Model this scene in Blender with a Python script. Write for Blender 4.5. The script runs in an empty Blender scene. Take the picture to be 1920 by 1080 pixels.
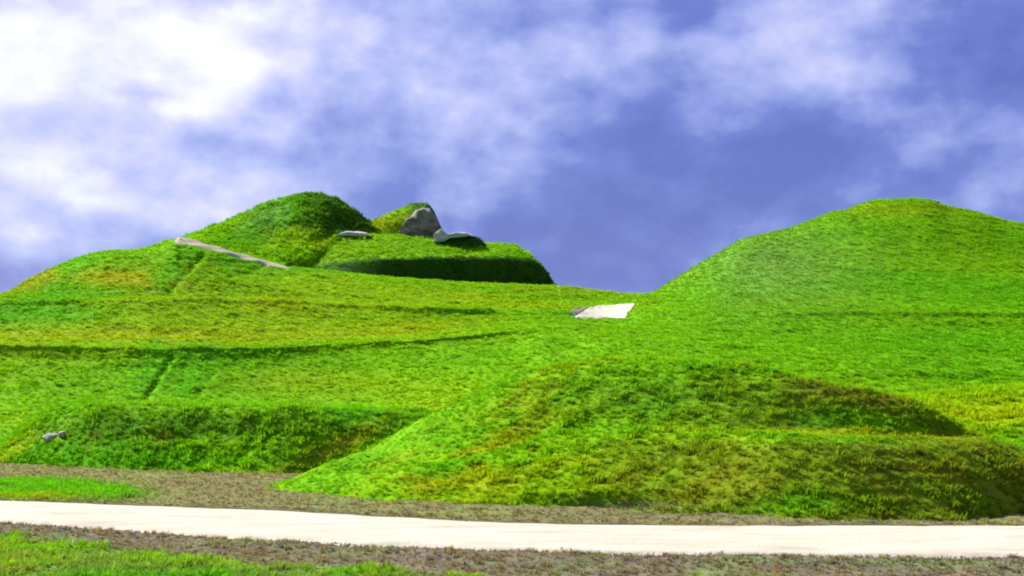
import bpy, math, random
import numpy as np
from mathutils import Vector

random.seed(7)
rng = np.random.default_rng(7)
scene = bpy.context.scene
COL = scene.collection

# ------------------------------------------------------------------ camera
F = 2318.0                      # focal length in pixels of a 1920 wide frame
EYE = 1.9
PITCH = math.atan(180.0 / F)
cam_d = bpy.data.cameras.new('camera')
cam = bpy.data.objects.new('camera', cam_d)
COL.objects.link(cam)
cam.location = (0, 0, EYE)
cam.rotation_euler = (math.pi / 2 + PITCH, 0, 0)
cam_d.sensor_width = 36
cam_d.lens = 36 * F / 1920
cam_d.clip_end = 8000
scene.camera = cam

# ------------------------------------------------------------------ exposure, sun, sky
EXPOSURE = 1.45
SUN_AZ = math.radians(-62)      # from +Y (the view) towards -X (left)
SUN_EL = math.radians(38)
SUN_STRENGTH = 5.0
scene.view_settings.view_transform = 'Standard'
scene.view_settings.look = 'None'
scene.view_settings.gamma = 1
scene.view_settings.use_curve_mapping = False
scene.view_settings.exposure = EXPOSURE
scene.render.engine = 'CYCLES'
scene.cycles.filter_width = 2.0
scene.cycles.max_bounces = 6
scene.cycles.transparent_max_bounces = 4
scene.cycles.sample_clamp_indirect = 4

sun_d = bpy.data.lights.new('sun', 'SUN')
sun_d.energy = SUN_STRENGTH
sun_d.angle = math.radians(0.6)
sun_d.color = (1.0, 0.95, 0.85)
sun = bpy.data.objects.new('sun', sun_d)
COL.objects.link(sun)
sdir = Vector((math.sin(SUN_AZ) * math.cos(SUN_EL), math.cos(SUN_AZ) * math.cos(SUN_EL), math.sin(SUN_EL)))
sun.rotation_euler = sdir.to_track_quat('Z', 'Y').to_euler()
sun.location = sdir * 50


def ray(px, py):
    a = (px - 960) / F
    b = (540 - py) / F
    v = Vector((a, math.cos(PITCH) - b * math.sin(PITCH), math.sin(PITCH) + b * math.cos(PITCH)))
    return v.normalized()


class NT:
    def __init__(self, tree):
        self.t = tree
        tree.nodes.clear()

    def n(self, kind, **kw):
        nd = self.t.nodes.new(kind)
        for k, v in kw.items():
            setattr(nd, k, v)
        return nd

    def put(self, sock, v):
        if v is None:
            return
        if isinstance(v, bpy.types.NodeSocket):
            self.t.links.new(v, sock)
        else:
            sock.default_value = v

    def m(self, op, a, b=None, c=None, clamp=False):
        nd = self.n('ShaderNodeMath', operation=op, use_clamp=clamp)
        for i, v in enumerate((a, b, c)):
            self.put(nd.inputs[i], v)
        return nd.outputs[0]

    def vm(self, op, a, b=None, scale=None):
        nd = self.n('ShaderNodeVectorMath', operation=op)
        self.put(nd.inputs[0], a)
        self.put(nd.inputs[1], b)
        if scale is not None:
            self.put(nd.inputs['Scale'], scale)
        return nd.outputs[1] if op in ('DOT_PRODUCT', 'LENGTH') else nd.outputs[0]

    def noise(self, vec, scale, detail=4, rough=0.5, dist=0.0, out='Fac'):
        nd = self.n('ShaderNodeTexNoise')
        self.put(nd.inputs['Vector'], vec)
        self.put(nd.inputs['Scale'], scale)
        self.put(nd.inputs['Detail'], detail)
        self.put(nd.inputs['Roughness'], rough)
        self.put(nd.inputs['Distortion'], dist)
        return nd.outputs[out]

    def ramp(self, fac, stops, interp='LINEAR'):
        nd = self.n('ShaderNodeValToRGB')
        nd.color_ramp.interpolation = interp
        el = nd.color_ramp.elements
        el[0].position, el[0].color = stops[0][0], (*stops[0][1], 1)
        el[1].position, el[1].color = stops[-1][0], (*stops[-1][1], 1)
        for p, c in stops[1:-1]:
            e = el.new(p)
            e.color = (*c, 1)
        self.put(nd.inputs[0], fac)
        return nd.outputs[0]

    def mix(self, fac, a, b, mode='MIX'):
        nd = self.n('ShaderNodeMix', data_type='RGBA', blend_type=mode)
        self.put(nd.inputs[0], fac)
        for i, v in ((6, a), (7, b)):
            if isinstance(v, tuple) and len(v) == 3:
                v = (*v, 1)
            self.put(nd.inputs[i], v)
        return nd.outputs[2]


world = bpy.data.worlds.new("World")
scene.world = world
world.use_nodes = True
w = NT(world.node_tree)
tc = w.n('ShaderNodeTexCoord')
D = tc.outputs['Generated']
sep = w.n('ShaderNodeSeparateXYZ')
w.put(sep.inputs[0], D)
az = w.m('ARCTAN2', sep.outputs[0], sep.outputs[1])
el = w.m('ARCSINE', sep.outputs[2])
# cloud space: az, el stretched, blended with direction so that it has no seam in view
cz = w.n('ShaderNodeCombineXYZ')
w.put(cz.inputs[0], sep.outputs[0])
w.put(cz.inputs[1], sep.outputs[1])
w.put(cz.inputs[2], w.m('MULTIPLY', sep.outputs[2], 1.45))
cv = cz.outputs[0]
warp = w.noise(cv, 5.0, 4, 0.55, out='Color')
warp = w.vm('SUBTRACT', warp, (0.5, 0.5, 0.5))
wsep = w.n('ShaderNodeSeparateXYZ')
w.put(wsep.inputs[0], warp)
azw = w.m('ADD', az, w.m('MULTIPLY', wsep.outputs[0], 0.16))
elw = w.m('ADD', el, w.m('MULTIPLY', wsep.outputs[2], 0.10))
# large cloud masses, light and dark: (pixel x, y, radius x, radius y, tilt deg, amount)
MASSES = [
    (30, 50, 300, 160, 0, 0.38), (350, 100, 120, 80, -20, 0.26), (480, 110, 90, 60, 0, 0.12),
    (150, 345, 300, 60, -12, 0.30), (60, 440, 130, 45, -15, 0.22), (520, 310, 120, 70, 0, 0.10),
    (330, 235, 220, 55, 0, -0.05), (120, 510, 260, 40, -8, -0.34), (560, 30, 260, 60, 0, 0.12),
    (800, 120, 260, 110, 20, 0.10), (640, 330, 200, 60, 0, -0.05), (880, 290, 130, 70, -30, 0.08),
    (1350, 275, 250, 60, -6, -0.30), (1450, 160, 420, 130, 10, -0.06), (1180, 430, 400, 85, 0, -0.26), (1750, 400, 300, 80, 0, -0.05), (1000, 520, 300, 60, 0, -0.14), (1700, 470, 400, 60, 0, -0.10), (1850, 130, 190, 120, -50, -0.20),
    (1580, 70, 120, 110, -40, 0.26), (1390, 60, 90, 50, 0, -0.06), (1100, 110, 170, 70, 30, 0.08),
    (1800, 300, 230, 60, -15, 0.10), (1700, 330, 260, 40, 0, -0.05), (1080, 490, 130, 26, 0, 0.14),
    (1250, 520, 260, 24, 0, -0.08), (1500, 350, 300, 26, -8, -0.12), (960, 220, 70, 50, 0, 0.10),
]
val = 0.355
for (mx, my, rx, ry, tilt, amt) in MASSES:
    d = ray(mx, my)
    a0, e0 = math.atan2(d.x, d.y), math.asin(d.z)
    t = math.radians(-tilt)
    da = w.m('SUBTRACT', azw, a0)
    de = w.m('SUBTRACT', elw, e0)
    u = w.m('ADD', w.m('MULTIPLY', da, math.cos(t) * F / rx), w.m('MULTIPLY', de, -math.sin(t) * F / rx))
    v = w.m('ADD', w.m('MULTIPLY', da, math.sin(t) * F / ry), w.m('MULTIPLY', de, math.cos(t) * F / ry))
    r2 = w.m('ADD', w.m('MULTIPLY', u, u), w.m('MULTIPLY', v, v))
    g = w.m('EXPONENT', w.m('MULTIPLY', r2, -0.7))
    val = w.m('ADD', val, w.m('MULTIPLY', g, amt))
n1 = w.noise(cv, 8.0, 8, 0.56, 0.15)
LD = (-0.030, 0.0, 0.045)        # towards the hidden sun: billows are lit on that side
na = w.noise(cv, 11.0, 5, 0.5, 0.1)
nb = w.noise(w.vm('ADD', cv, LD), 11.0, 5, 0.5, 0.1)
nc = w.noise(cv, 24.0, 6, 0.55, 0.1)
nd_ = w.noise(w.vm('ADD', cv, (-0.012, 0.0, 0.018)), 24.0, 6, 0.55, 0.1)
relief = w.m('ADD', w.m('MULTIPLY', w.m('SUBTRACT', na, nb), 0.52), w.m('MULTIPLY', w.m('SUBTRACT', nc, nd_), 0.26))
val = w.m('ADD', val, relief)
n2 = w.noise(cv, 24.0, 6, 0.5, 0.3)
n3 = w.noise(w.vm('ADD', cv, (3.1, 1.7, 0.4)), 13.0, 5, 0.5, 0.0)
puff = w.m('MULTIPLY', w.m('SUBTRACT', n3, 0.5), 0.35)
val = w.m('ADD', val, puff)
val = w.m('ADD', val, w.m('MULTIPLY', w.m('SUBTRACT', n1, 0.5), 0.58))
val = w.m('ADD', val, w.m('MULTIPLY', w.m('SUBTRACT', n2, 0.5), 0.20))
E = 2 ** EXPOSURE


def lin(r, g, b, k=1.0):
    f = lambda c: ((c / 255) / 12.92 if c / 255 <= .04045 else (((c / 255) + .055) / 1.055) ** 2.4)
    return tuple(f(c) * k for c in (r, g, b))


cloud_col = w.ramp(val, [
    (0.0, lin(88, 102, 192, .7)), (0.18, lin(106, 121, 208, .7)), (0.36, lin(150, 163, 232, .7)),
    (0.50, lin(184, 191, 248, .7)), (0.64, lin(216, 216, 255, .7)), (0.80, lin(248, 248, 255, .7)),
    (0.95, (0.80, 0.80, 0.80))])
cb = w.n('ShaderNodeBackground')
w.put(cb.inputs[0], cloud_col)
w.put(cb.inputs[1], 1.0 / 0.7 / E)
sky = w.n('ShaderNodeTexSky', sky_type='NISHITA')
sky.sun_disc = False
sky.sun_elevation = SUN_EL
sky.sun_rotation = SUN_AZ
sb = w.n('ShaderNodeBackground')
w.put(sb.inputs[0], sky.outputs[0])
w.put(sb.inputs[1], 0.08)
ms = w.n('ShaderNodeMixShader')
w.put(ms.inputs[0], 0.9)         # an almost closed cloud cover over the clear sky
w.put(ms.inputs[1], sb.outputs[0])
w.put(ms.inputs[2], cb.outputs[0])
wo = w.n('ShaderNodeOutputWorld')
w.put(wo.inputs[0], ms.outputs[0])


# ------------------------------------------------------------------ numeric helpers
def unproject(px, py, depth):
    px, py, depth = np.broadcast_arrays(np.asarray(px, float), np.asarray(py, float), np.asarray(depth, float))
    a = (px - 960) / F
    b = (540 - py) / F
    t = depth / (math.cos(PITCH) - b * math.sin(PITCH))
    return np.stack([a * t, depth, EYE + t * (math.sin(PITCH) + b * math.cos(PITCH))], -1)


def project(P):
    x, y, z = P[..., 0], P[..., 1], P[..., 2] - EYE
    fw = y * math.cos(PITCH) + z * math.sin(PITCH)
    up = -y * math.sin(PITCH) + z * math.cos(PITCH)
    fw = np.maximum(fw, .1)
    return 960 + F * x / fw, 540 - F * up / fw


def hash2(ix, iy, seed):
    h = (ix.astype(np.int64) * 374761393 + iy.astype(np.int64) * 668265263 + seed * 974634777) & 0xffffffff
    h = ((h ^ (h >> 13)) * 1274126177) & 0xffffffff
    h = h ^ (h >> 16)
    return (h & 0xffffff) / float(0xffffff)


def vnoise(x, y, seed=0):
    ix, iy = np.floor(x), np.floor(y)
    fx, fy = x - ix, y - iy
    fx = fx * fx * fx * (fx * (fx * 6 - 15) + 10)
    fy = fy * fy * fy * (fy * (fy * 6 - 15) + 10)
    a, b = hash2(ix, iy, seed), hash2(ix + 1, iy, seed)
    c, d = hash2(ix, iy + 1, seed), hash2(ix + 1, iy + 1, seed)
    return (a * (1 - fx) + b * fx) * (1 - fy) + (c * (1 - fx) + d * fx) * fy - .5


def fbm(x, y, seed=0, octs=4, gain=.5):
    s, amp, tot = 0, 1, 0
    for o in range(octs):
        ca, sa = math.cos(o * 1.1 + .3), math.sin(o * 1.1 + .3)
        s = s + amp * vnoise((x * ca - y * sa) * 2 ** o, (x * sa + y * ca) * 2 ** o, seed + o * 17)
        tot += amp
        amp *= gain
    return s / tot * 2          # about -1..1


def pchip(x, y, xi):
    x, y = np.asarray(x, float), np.asarray(y, float)
    xi = np.clip(xi, x[0], x[-1])
    h = np.diff(x)
    dl = np.diff(y, axis=0) / (h if y.ndim == 1 else h[:, None])
    d = np.zeros_like(y)
    w1 = 2 * h[1:] + h[:-1]
    w2 = h[1:] + 2 * h[:-1]
    if y.ndim > 1:
        w1, w2 = w1[:, None], w2[:, None]
    with np.errstate(divide='ignore', invalid='ignore'):
        m = (w1 + w2) / (w1 / dl[:-1] + w2 / dl[1:])
    d[1:-1] = np.where(dl[:-1] * dl[1:] > 0, m, 0)
    d[0], d[-1] = dl[0], dl[-1]
    k = np.clip(np.searchsorted(x, xi, side='right') - 1, 0, len(h) - 1)
    hh = h[k]
    t = (xi - x[k]) / hh
    if y.ndim > 1:
        hh, t = hh[:, None], t[:, None]
    return ((2 * t ** 3 - 3 * t ** 2 + 1) * y[k] + (t ** 3 - 2 * t ** 2 + t) * hh * d[k]
            + (-2 * t ** 3 + 3 * t ** 2) * y[k + 1] + (t ** 3 - t ** 2) * hh * d[k + 1])


def smooth(a, b, x):
    t = np.clip((x - a) / (b - a), 0, 1)
    return t * t * (3 - 2 * t)


def gauss(px, py, cx, cy, rx, ry, tilt=0):
    t = math.radians(tilt)
    u = ((px - cx) * math.cos(t) + (py - cy) * math.sin(t)) / rx
    v = (-(px - cx) * math.sin(t) + (py - cy) * math.cos(t)) / ry
    return np.exp(-(u * u + v * v))


class Sheet:
    """A landform lofted through contour lines; each line is a list of (px, py, depth)
    read off the photograph at its own distance, so it becomes a line in the world."""

    def __init__(self, rows, u, seg):
        self.u = np.asarray(u, float)
        L = []
        for r in rows:
            r = np.asarray(r, float)
            py = pchip(r[:, 0], r[:, 1], self.u)
            dp = pchip(r[:, 0], r[:, 2], self.u)
            L.append(unproject(self.u, py, dp))
        L = np.stack(L)                                   # rows, cols, 3
        n = len(rows)
        vs = [np.linspace(k, k + 1, seg[k], endpoint=False) for k in range(n - 1)]
        v = np.concatenate(vs + [[n - 1.0]])
        # parameter by average spacing, so that slopes are right in pchip
        gap = np.linalg.norm(np.diff(L, axis=0), axis=2).mean(1).clip(.05)
        s = np.concatenate([[0], np.cumsum(gap)])
        sv = np.interp(v, np.arange(n), s)
        P = pchip(s, L.reshape(n, -1), sv).reshape(len(v), len(self.u), 3)
        self.P, self.v = P, v
        self.px, self.py = project(P)

    def lump(self, amp, size, seed, stretch=1.0, octs=4, mask=1.0):
        P = self.P
        P[..., 2] += mask * amp * fbm(P[..., 0] / size / stretch, P[..., 1] / size, seed, octs)

    def finish(self):
        self.px, self.py = project(self.P)

    def drape(self, px, py, lift=0.03, vmax=None):
        """World point of the surface seen at a pixel."""
        k = np.searchsorted(self.u, px)
        k = min(max(k, 1), len(self.u) - 1)
        t = (px - self.u[k - 1]) / (self.u[k] - self.u[k - 1])
        C = self.P[:, k - 1] * (1 - t) + self.P[:, k] * t
        _, y = project(C)
        lim = len(y) if vmax is None else int(np.searchsorted(self.v, vmax)) + 1
        for i in range(lim - 1):
            if y[i] >= py >= y[i + 1]:
                s = (y[i] - py) / max(y[i] - y[i + 1], 1e-6)
                p = C[i] * (1 - s) + C[i + 1] * s
                break
        else:
            p = C[int(np.argmin(np.abs(y[:lim] - py)))]
        return np.array([p[0], p[1], p[2] + lift])


def tag(o, label=None, cat=None, group=None, kind=None):
    for k, v in (('label', label), ('category', cat), ('group', group), ('kind', kind)):
        if v:
            o[k] = v
    return o


def grid_mesh(name, P, color=None, mat=None, parent=None, flip=False):
    nv, nu = P.shape[:2]
    me = bpy.data.meshes.new(name)
    idx = np.arange(nv * nu).reshape(nv, nu)
    q = np.stack([idx[:-1, :-1], idx[:-1, 1:], idx[1:, 1:], idx[1:, :-1]], -1).reshape(-1, 4)
    if flip:
        q = q[:, ::-1]
    me.vertices.add(nv * nu)
    me.vertices.foreach_set('co', P.reshape(-1).astype(np.float32))
    me.loops.add(q.size)
    me.loops.foreach_set('vertex_index', q.reshape(-1).astype(np.int32))
    me.polygons.add(len(q))
    me.polygons.foreach_set('loop_start', np.arange(0, q.size, 4, dtype=np.int32))
    me.polygons.foreach_set('loop_total', np.full(len(q), 4, dtype=np.int32))
    me.update(calc_edges=True)
    me.polygons.foreach_set('use_smooth', np.ones(len(q), bool))
    if color is not None:
        at = me.color_attributes.new('tint', 'FLOAT_COLOR', 'POINT')
        c = np.ones((nv * nu, 4), np.float32)
        c[:, :3] = color.reshape(-1, 3)
        at.data.foreach_set('color', c.reshape(-1))
    if mat:
        me.materials.append(mat)
    o = bpy.data.objects.new(name, me)
    COL.objects.link(o)
    if parent:
        o.parent = parent
    return o


# ------------------------------------------------------------------ materials
def turf_material():
    m = bpy.data.materials.new('turf')
    m.use_nodes = True
    t = NT(m.node_tree)
    at = t.n('ShaderNodeAttribute', attribute_name='tint')
    pos = t.n('ShaderNodeNewGeometry').outputs['Position']
    n1 = t.noise(pos, 2.2, 5, 0.6)
    n2 = t.noise(pos, 14, 4, 0.6)
    k = t.m('ADD', t.m('MULTIPLY', n1, 0.7), t.m('MULTIPLY', n2, 0.7))
    gain = t.m('ADD', t.m('MULTIPLY', t.m('SUBTRACT', k, 0.7), 1.3), 0.85)
    c = t.vm('SCALE', at.outputs['Color'], scale=gain)
    b = t.n('ShaderNodeBsdfPrincipled')
    t.put(b.inputs['Base Color'], c)
    t.put(b.inputs['Roughness'], 0.95)
    t.put(b.inputs['Specular IOR Level'], 0.03)
    bp = t.n('ShaderNodeBump')
    t.put(bp.inputs['Strength'], 0.7)
    t.put(bp.inputs['Distance'], 0.08)
    t.put(bp.inputs['Height'], t.noise(pos, 9, 5, 0.65))
    t.put(b.inputs['Normal'], bp.outputs[0])
    o = t.n('ShaderNodeOutputMaterial')
    t.put(o.inputs[0], b.outputs[0])
    return m


def blade_material():
    m = bpy.data.materials.new('grass_blades')
    m.use_nodes = True
    t = NT(m.node_tree)
    at = t.n('ShaderNodeAttribute', attribute_name='tint', attribute_type='INSTANCER')
    up = t.n('ShaderNodeAttribute', attribute_name='blade', attribute_type='GEOMETRY')
    k = t.m('ADD', t.m('MULTIPLY', up.outputs['Fac'], 0.6), 0.9)
    c = t.vm('SCALE', at.outputs['Color'], scale=k)
    d = t.n('ShaderNodeBsdfPrincipled')
    t.put(d.inputs['Base Color'], c)
    t.put(d.inputs['Roughness'], 0.7)
    t.put(d.inputs['Specular IOR Level'], 0.05)
    tr = t.n('ShaderNodeBsdfTranslucent')
    t.put(tr.inputs[0], t.vm('MULTIPLY', c, (1.25, 1.1, 0.6)))
    mx = t.n('ShaderNodeMixShader')
    t.put(mx.inputs[0], 0.4)
    t.put(mx.inputs[1], d.outputs[0])
    t.put(mx.inputs[2], tr.outputs[0])
    o = t.n('ShaderNodeOutputMaterial')
    t.put(o.inputs[0], mx.outputs[0])
    return m


def gravel_material(name, c1, c2, c3):
    m = bpy.data.materials.new(name)
    m.use_nodes = True
    t = NT(m.node_tree)
    pos = t.n('ShaderNodeNewGeometry').outputs['Position']
    a = t.noise(t.vm('MULTIPLY', pos, (0.35, 1.6, 1)), 1.7, 7, 0.68)
    b_ = t.noise(pos, 38, 3, 0.7)
    col = t.ramp(a, [(0.3, c1), (0.55, c2), (0.75, c3)])
    col = t.mix(0.35, col, t.ramp(b_, [(0.3, c1), (0.7, c3)]))
    b = t.n('ShaderNodeBsdfPrincipled')
    t.put(b.inputs['Base Color'], col)
    t.put(b.inputs['Roughness'], 0.95)
    t.put(b.inputs['Specular IOR Level'], 0.15)
    bp = t.n('ShaderNodeBump')
    t.put(bp.inputs['Strength'], 0.5)
    t.put(bp.inputs['Distance'], 0.03)
    t.put(bp.inputs['Height'], t.noise(pos, 25, 5, 0.7))
    t.put(b.inputs['Normal'], bp.outputs[0])
    o = t.n('ShaderNodeOutputMaterial')
    t.put(o.inputs[0], b.outputs[0])
    return m


def rock_material(name, c1, c2, scale=2.0):
    m = bpy.data.materials.new(name)
    m.use_nodes = True
    t = NT(m.node_tree)
    pos = t.n('ShaderNodeNewGeometry').outputs['Position']
    a = t.noise(pos, scale, 6, 0.65)
    col = t.ramp(a, [(0.32, c1), (0.68, c2)])
    b = t.n('ShaderNodeBsdfPrincipled')
    t.put(b.inputs['Base Color'], col)
    t.put(b.inputs['Roughness'], 0.9)
    t.put(b.inputs['Specular IOR Level'], 0.2)
    bp = t.n('ShaderNodeBump')
    t.put(bp.inputs['Strength'], 0.8)
    t.put(bp.inputs['Distance'], 0.12)
    t.put(bp.inputs['Height'], t.noise(pos, scale * 3, 6, 0.7))
    t.put(b.inputs['Normal'], bp.outputs[0])
    o = t.n('ShaderNodeOutputMaterial')
    t.put(o.inputs[0], b.outputs[0])
    return m


M_TURF = turf_material()
M_BLADE = blade_material()
M_PATH = gravel_material('limestone_grit', (0.25, 0.215, 0.155), (0.41, 0.38, 0.30), (0.52, 0.49, 0.40))
M_ROCK = rock_material('grey_rock', (0.10, 0.092, 0.085), (0.24, 0.21, 0.18), 1.4)
M_PALE = rock_material('pale_stone', (0.28, 0.27, 0.24), (0.48, 0.46, 0.41), 2.4)
M_BANKST = rock_material('weathered_stone', (0.30, 0.29, 0.26), (0.52, 0.50, 0.46), 5.0)
M_SOIL = rock_material('dark_soil', (0.13, 0.11, 0.08), (0.23, 0.195, 0.14), 5.0)

# ------------------------------------------------------------------ turf colours
GREEN = np.array([0.120, 0.305, 0.001])
LUSH = np.array([0.055, 0.245, 0.001])
YELLOW = np.array([0.190, 0.315, 0.001])
OCHRE = np.array([0.260, 0.235, 0.003])
BROWN = np.array([0.200, 0.155, 0.010])
PALE = np.array([0.120, 0.250, 0.045])
DEEP = np.array([0.032, 0.095, 0.006])  # dark green turf, also mixed in as shade on steep faces
SOILC = np.array([0.190, 0.162, 0.108])
GREY = np.array([0.165, 0.158, 0.080])


def blend(c, k, col):
    k = np.clip(k, 0, 1)[..., None]
    return c * (1 - k) + col * k


def base_tint(P, seed, size=6.0):
    x, y = P[..., 0] / size, P[..., 1] / size
    c = np.broadcast_to(GREEN, P.shape).copy()
    c = blend(c, smooth(0.0, .5, fbm(x, y, seed)) * .8, LUSH)
    c = blend(c, smooth(0.0, .5, fbm(x * .5, y * 1.6, seed + 5)) * .7, YELLOW)
    c = blend(c, smooth(0.25, .7, fbm(x * .9, y * 2.2, seed + 9)) * .30, OCHRE)
    return c


# ------------------------------------------------------------------ grass tufts (stuff)
def tuft_collection(name, n_var, blades, width, lean, seed):
    r = random.Random(seed)
    cc = bpy.data.collections.new(name)
    for k in range(n_var):
        vs, fs, bl = [], [], []
        for b in range(blades):
            a = r.uniform(0, 2 * math.pi)
            rad = r.uniform(0, .38) ** 1
            x0, y0 = math.cos(a) * rad, math.sin(a) * rad
            az_ = a + r.uniform(-.9, .9)
            h = r.uniform(.55, 1.1)
            ln = r.uniform(.1, lean)
            wd = width * r.uniform(.7, 1.3)
            ta = az_ + math.pi / 2 + r.uniform(-.8, .8)
            sx, sy = math.cos(ta) * wd / 2, math.sin(ta) * wd / 2
            i = len(vs)
            mx_, my_ = x0 + math.cos(az_) * ln * .35, y0 + math.sin(az_) * ln * .35
            vs += [(x0 - sx, y0 - sy, -.12), (x0 + sx, y0 + sy, -.12),
                   (mx_ + sx * .8, my_ + sy * .8, h * .6), (mx_ - sx * .8, my_ - sy * .8, h * .6),
                   (x0 + math.cos(az_) * ln, y0 + math.sin(az_) * ln, h)]
            bl += [0, 0, .6, .6, 1]
            fs += [(i, i + 1, i + 2, i + 3), (i + 3, i + 2, i + 4)]
        me = bpy.data.meshes.new('grass_tuft')
        me.from_pydata(vs, [], fs)
        at = me.attributes.new('blade', 'FLOAT', 'POINT')
        at.data.foreach_set('value', np.array(bl, np.float32))
        me.materials.append(M_BLADE)
        me.update()
        o = bpy.data.objects.new('grass_tuft', me)
        cc.objects.link(o)
    return cc


TUFTS = tuft_collection('tufts_short', 5, 16, .085, .55, 3)


def instancer_group(coll):
    ng = bpy.data.node_groups.new('scatter_tufts', 'GeometryNodeTree')
    ng.interface.new_socket('Geometry', in_out='INPUT', socket_type='NodeSocketGeometry')
    ng.interface.new_socket('Geometry', in_out='OUTPUT', socket_type='NodeSocketGeometry')
    N = ng.nodes
    gi, go = N.new('NodeGroupInput'), N.new('NodeGroupOutput')
    mp = N.new('GeometryNodeMeshToPoints')
    ip = N.new('GeometryNodeInstanceOnPoints')
    ci = N.new('GeometryNodeCollectionInfo')
    ci.inputs['Collection'].default_value = coll
    ci.inputs['Separate Children'].default_value = True
    ci.inputs['Reset Children'].default_value = True
    ip.inputs['Pick Instance'].default_value = True

    def attr(nm, tp):
        a = N.new('GeometryNodeInputNamedAttribute')
        a.data_type = tp
        a.inputs['Name'].default_value = nm
        return a.outputs['Attribute']
    e2r = N.new('FunctionNodeEulerToRotation')
    l = ng.links.new
    l(gi.outputs[0], mp.inputs[0])
    l(mp.outputs[0], ip.inputs['Points'])
    l(ci.outputs[0], ip.inputs['Instance'])
    l(attr('rot', 'FLOAT_VECTOR'), e2r.inputs[0])
    l(e2r.outputs[0], ip.inputs['Rotation'])
    l(attr('siz', 'FLOAT_VECTOR'), ip.inputs['Scale'])
    l(attr('pick', 'INT'), ip.inputs['Instance Index'])
    l(ip.outputs[0], go.inputs[0])
    return ng


NG = instancer_group(TUFTS)
TOTAL_TUFTS = 0


def scatter(P, color, dens, height, parent, seed, width=1.3, margin=260, name='grass', label=None, hmask=None,
            cmin=.75, cmax=1.3):
    """dens: tufts per square metre for every vertex; height in metres."""
    global TOTAL_TUFTS
    r = np.random.default_rng(seed)
    A, B, C_, D_ = P[:-1, :-1], P[:-1, 1:], P[1:, 1:], P[1:, :-1]
    area = np.linalg.norm(np.cross(C_ - A, D_ - B), axis=-1) / 2
    ctr = (A + B + C_ + D_) / 4
    px, py = project(ctr)
    see = (px > -margin) & (px < 1920 + margin) & (py < 1080 + margin) & (ctr[..., 1] > 6)
    dn = np.broadcast_to(dens, P.shape[:2])
    dq = (dn[:-1, :-1] + dn[1:, 1:]) / 2
    ex = (area * dq * see).reshape(-1)
    cnt = r.poisson(ex)
    cell = np.repeat(np.arange(len(ex)), cnt)
    if not len(cell):
        return
    i, j = np.divmod(cell, P.shape[1] - 1)
    s, t = r.random(len(cell))[:, None], r.random(len(cell))[:, None]
    pos = (P[i, j] * (1 - s) + P[i, j + 1] * s) * (1 - t) + (P[i + 1, j] * (1 - s) + P[i + 1, j + 1] * s) * t
    col = color[i, j] * r.uniform(cmin, cmax, (len(cell), 1)) * (1 + r.normal(0, .10, (len(cell), 3)) * np.array([1, .35, .5]))
    clump = fbm(pos[:, 0] / (height * 4), pos[:, 1] / (height * 4), seed + 3, 3)
    h = height * r.uniform(.6, 1.25, len(cell)) * (1 + .75 * clump).clip(.35, 2)
    if hmask is not None:
        h *= np.broadcast_to(hmask, P.shape[:2])[i, j]
    me = bpy.data.meshes.new(name)
    me.vertices.add(len(cell))
    me.vertices.foreach_set('co', pos.astype(np.float32).reshape(-1))

    def put(nm, tp, arr, field):
        a = me.attributes.new(nm, tp, 'POINT')
        a.data.foreach_set(field, np.ascontiguousarray(arr).reshape(-1))
    rot = np.stack([r.normal(0, .18, len(cell)), r.normal(0, .18, len(cell)), r.uniform(0, 6.28, len(cell))], -1)
    put('rot', 'FLOAT_VECTOR', rot.astype(np.float32), 'vector')
    sz = np.stack([h * width, h * width, h], -1)
    put('siz', 'FLOAT_VECTOR', sz.astype(np.float32), 'vector')
    put('pick', 'INT', r.integers(0, 5, len(cell)).astype(np.int32), 'value')
    put('tint', 'FLOAT_VECTOR', col.clip(.001, .9).astype(np.float32), 'vector')
    o = bpy.data.objects.new(name, me)
    COL.objects.link(o)
    o.parent = parent
    o['kind'] = 'stuff'
    if label:
        o['label'] = label
    md = o.modifiers.new('scatter', 'NODES')
    md.node_group = NG
    TOTAL_TUFTS += len(cell)
    return o


# ================================================================== the wide hillside
u_h = np.concatenate([np.linspace(-1400, -260, 60, endpoint=False), np.linspace(-260, 2200, 900, endpoint=False),
                      np.linspace(2200, 3400, 60)])


def off(row, dy=0, dd=0):
    return [(x, y + (dy(x) if callable(dy) else dy), d + (dd(x) if callable(dd) else dd)) for x, y, d in row]


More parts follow.
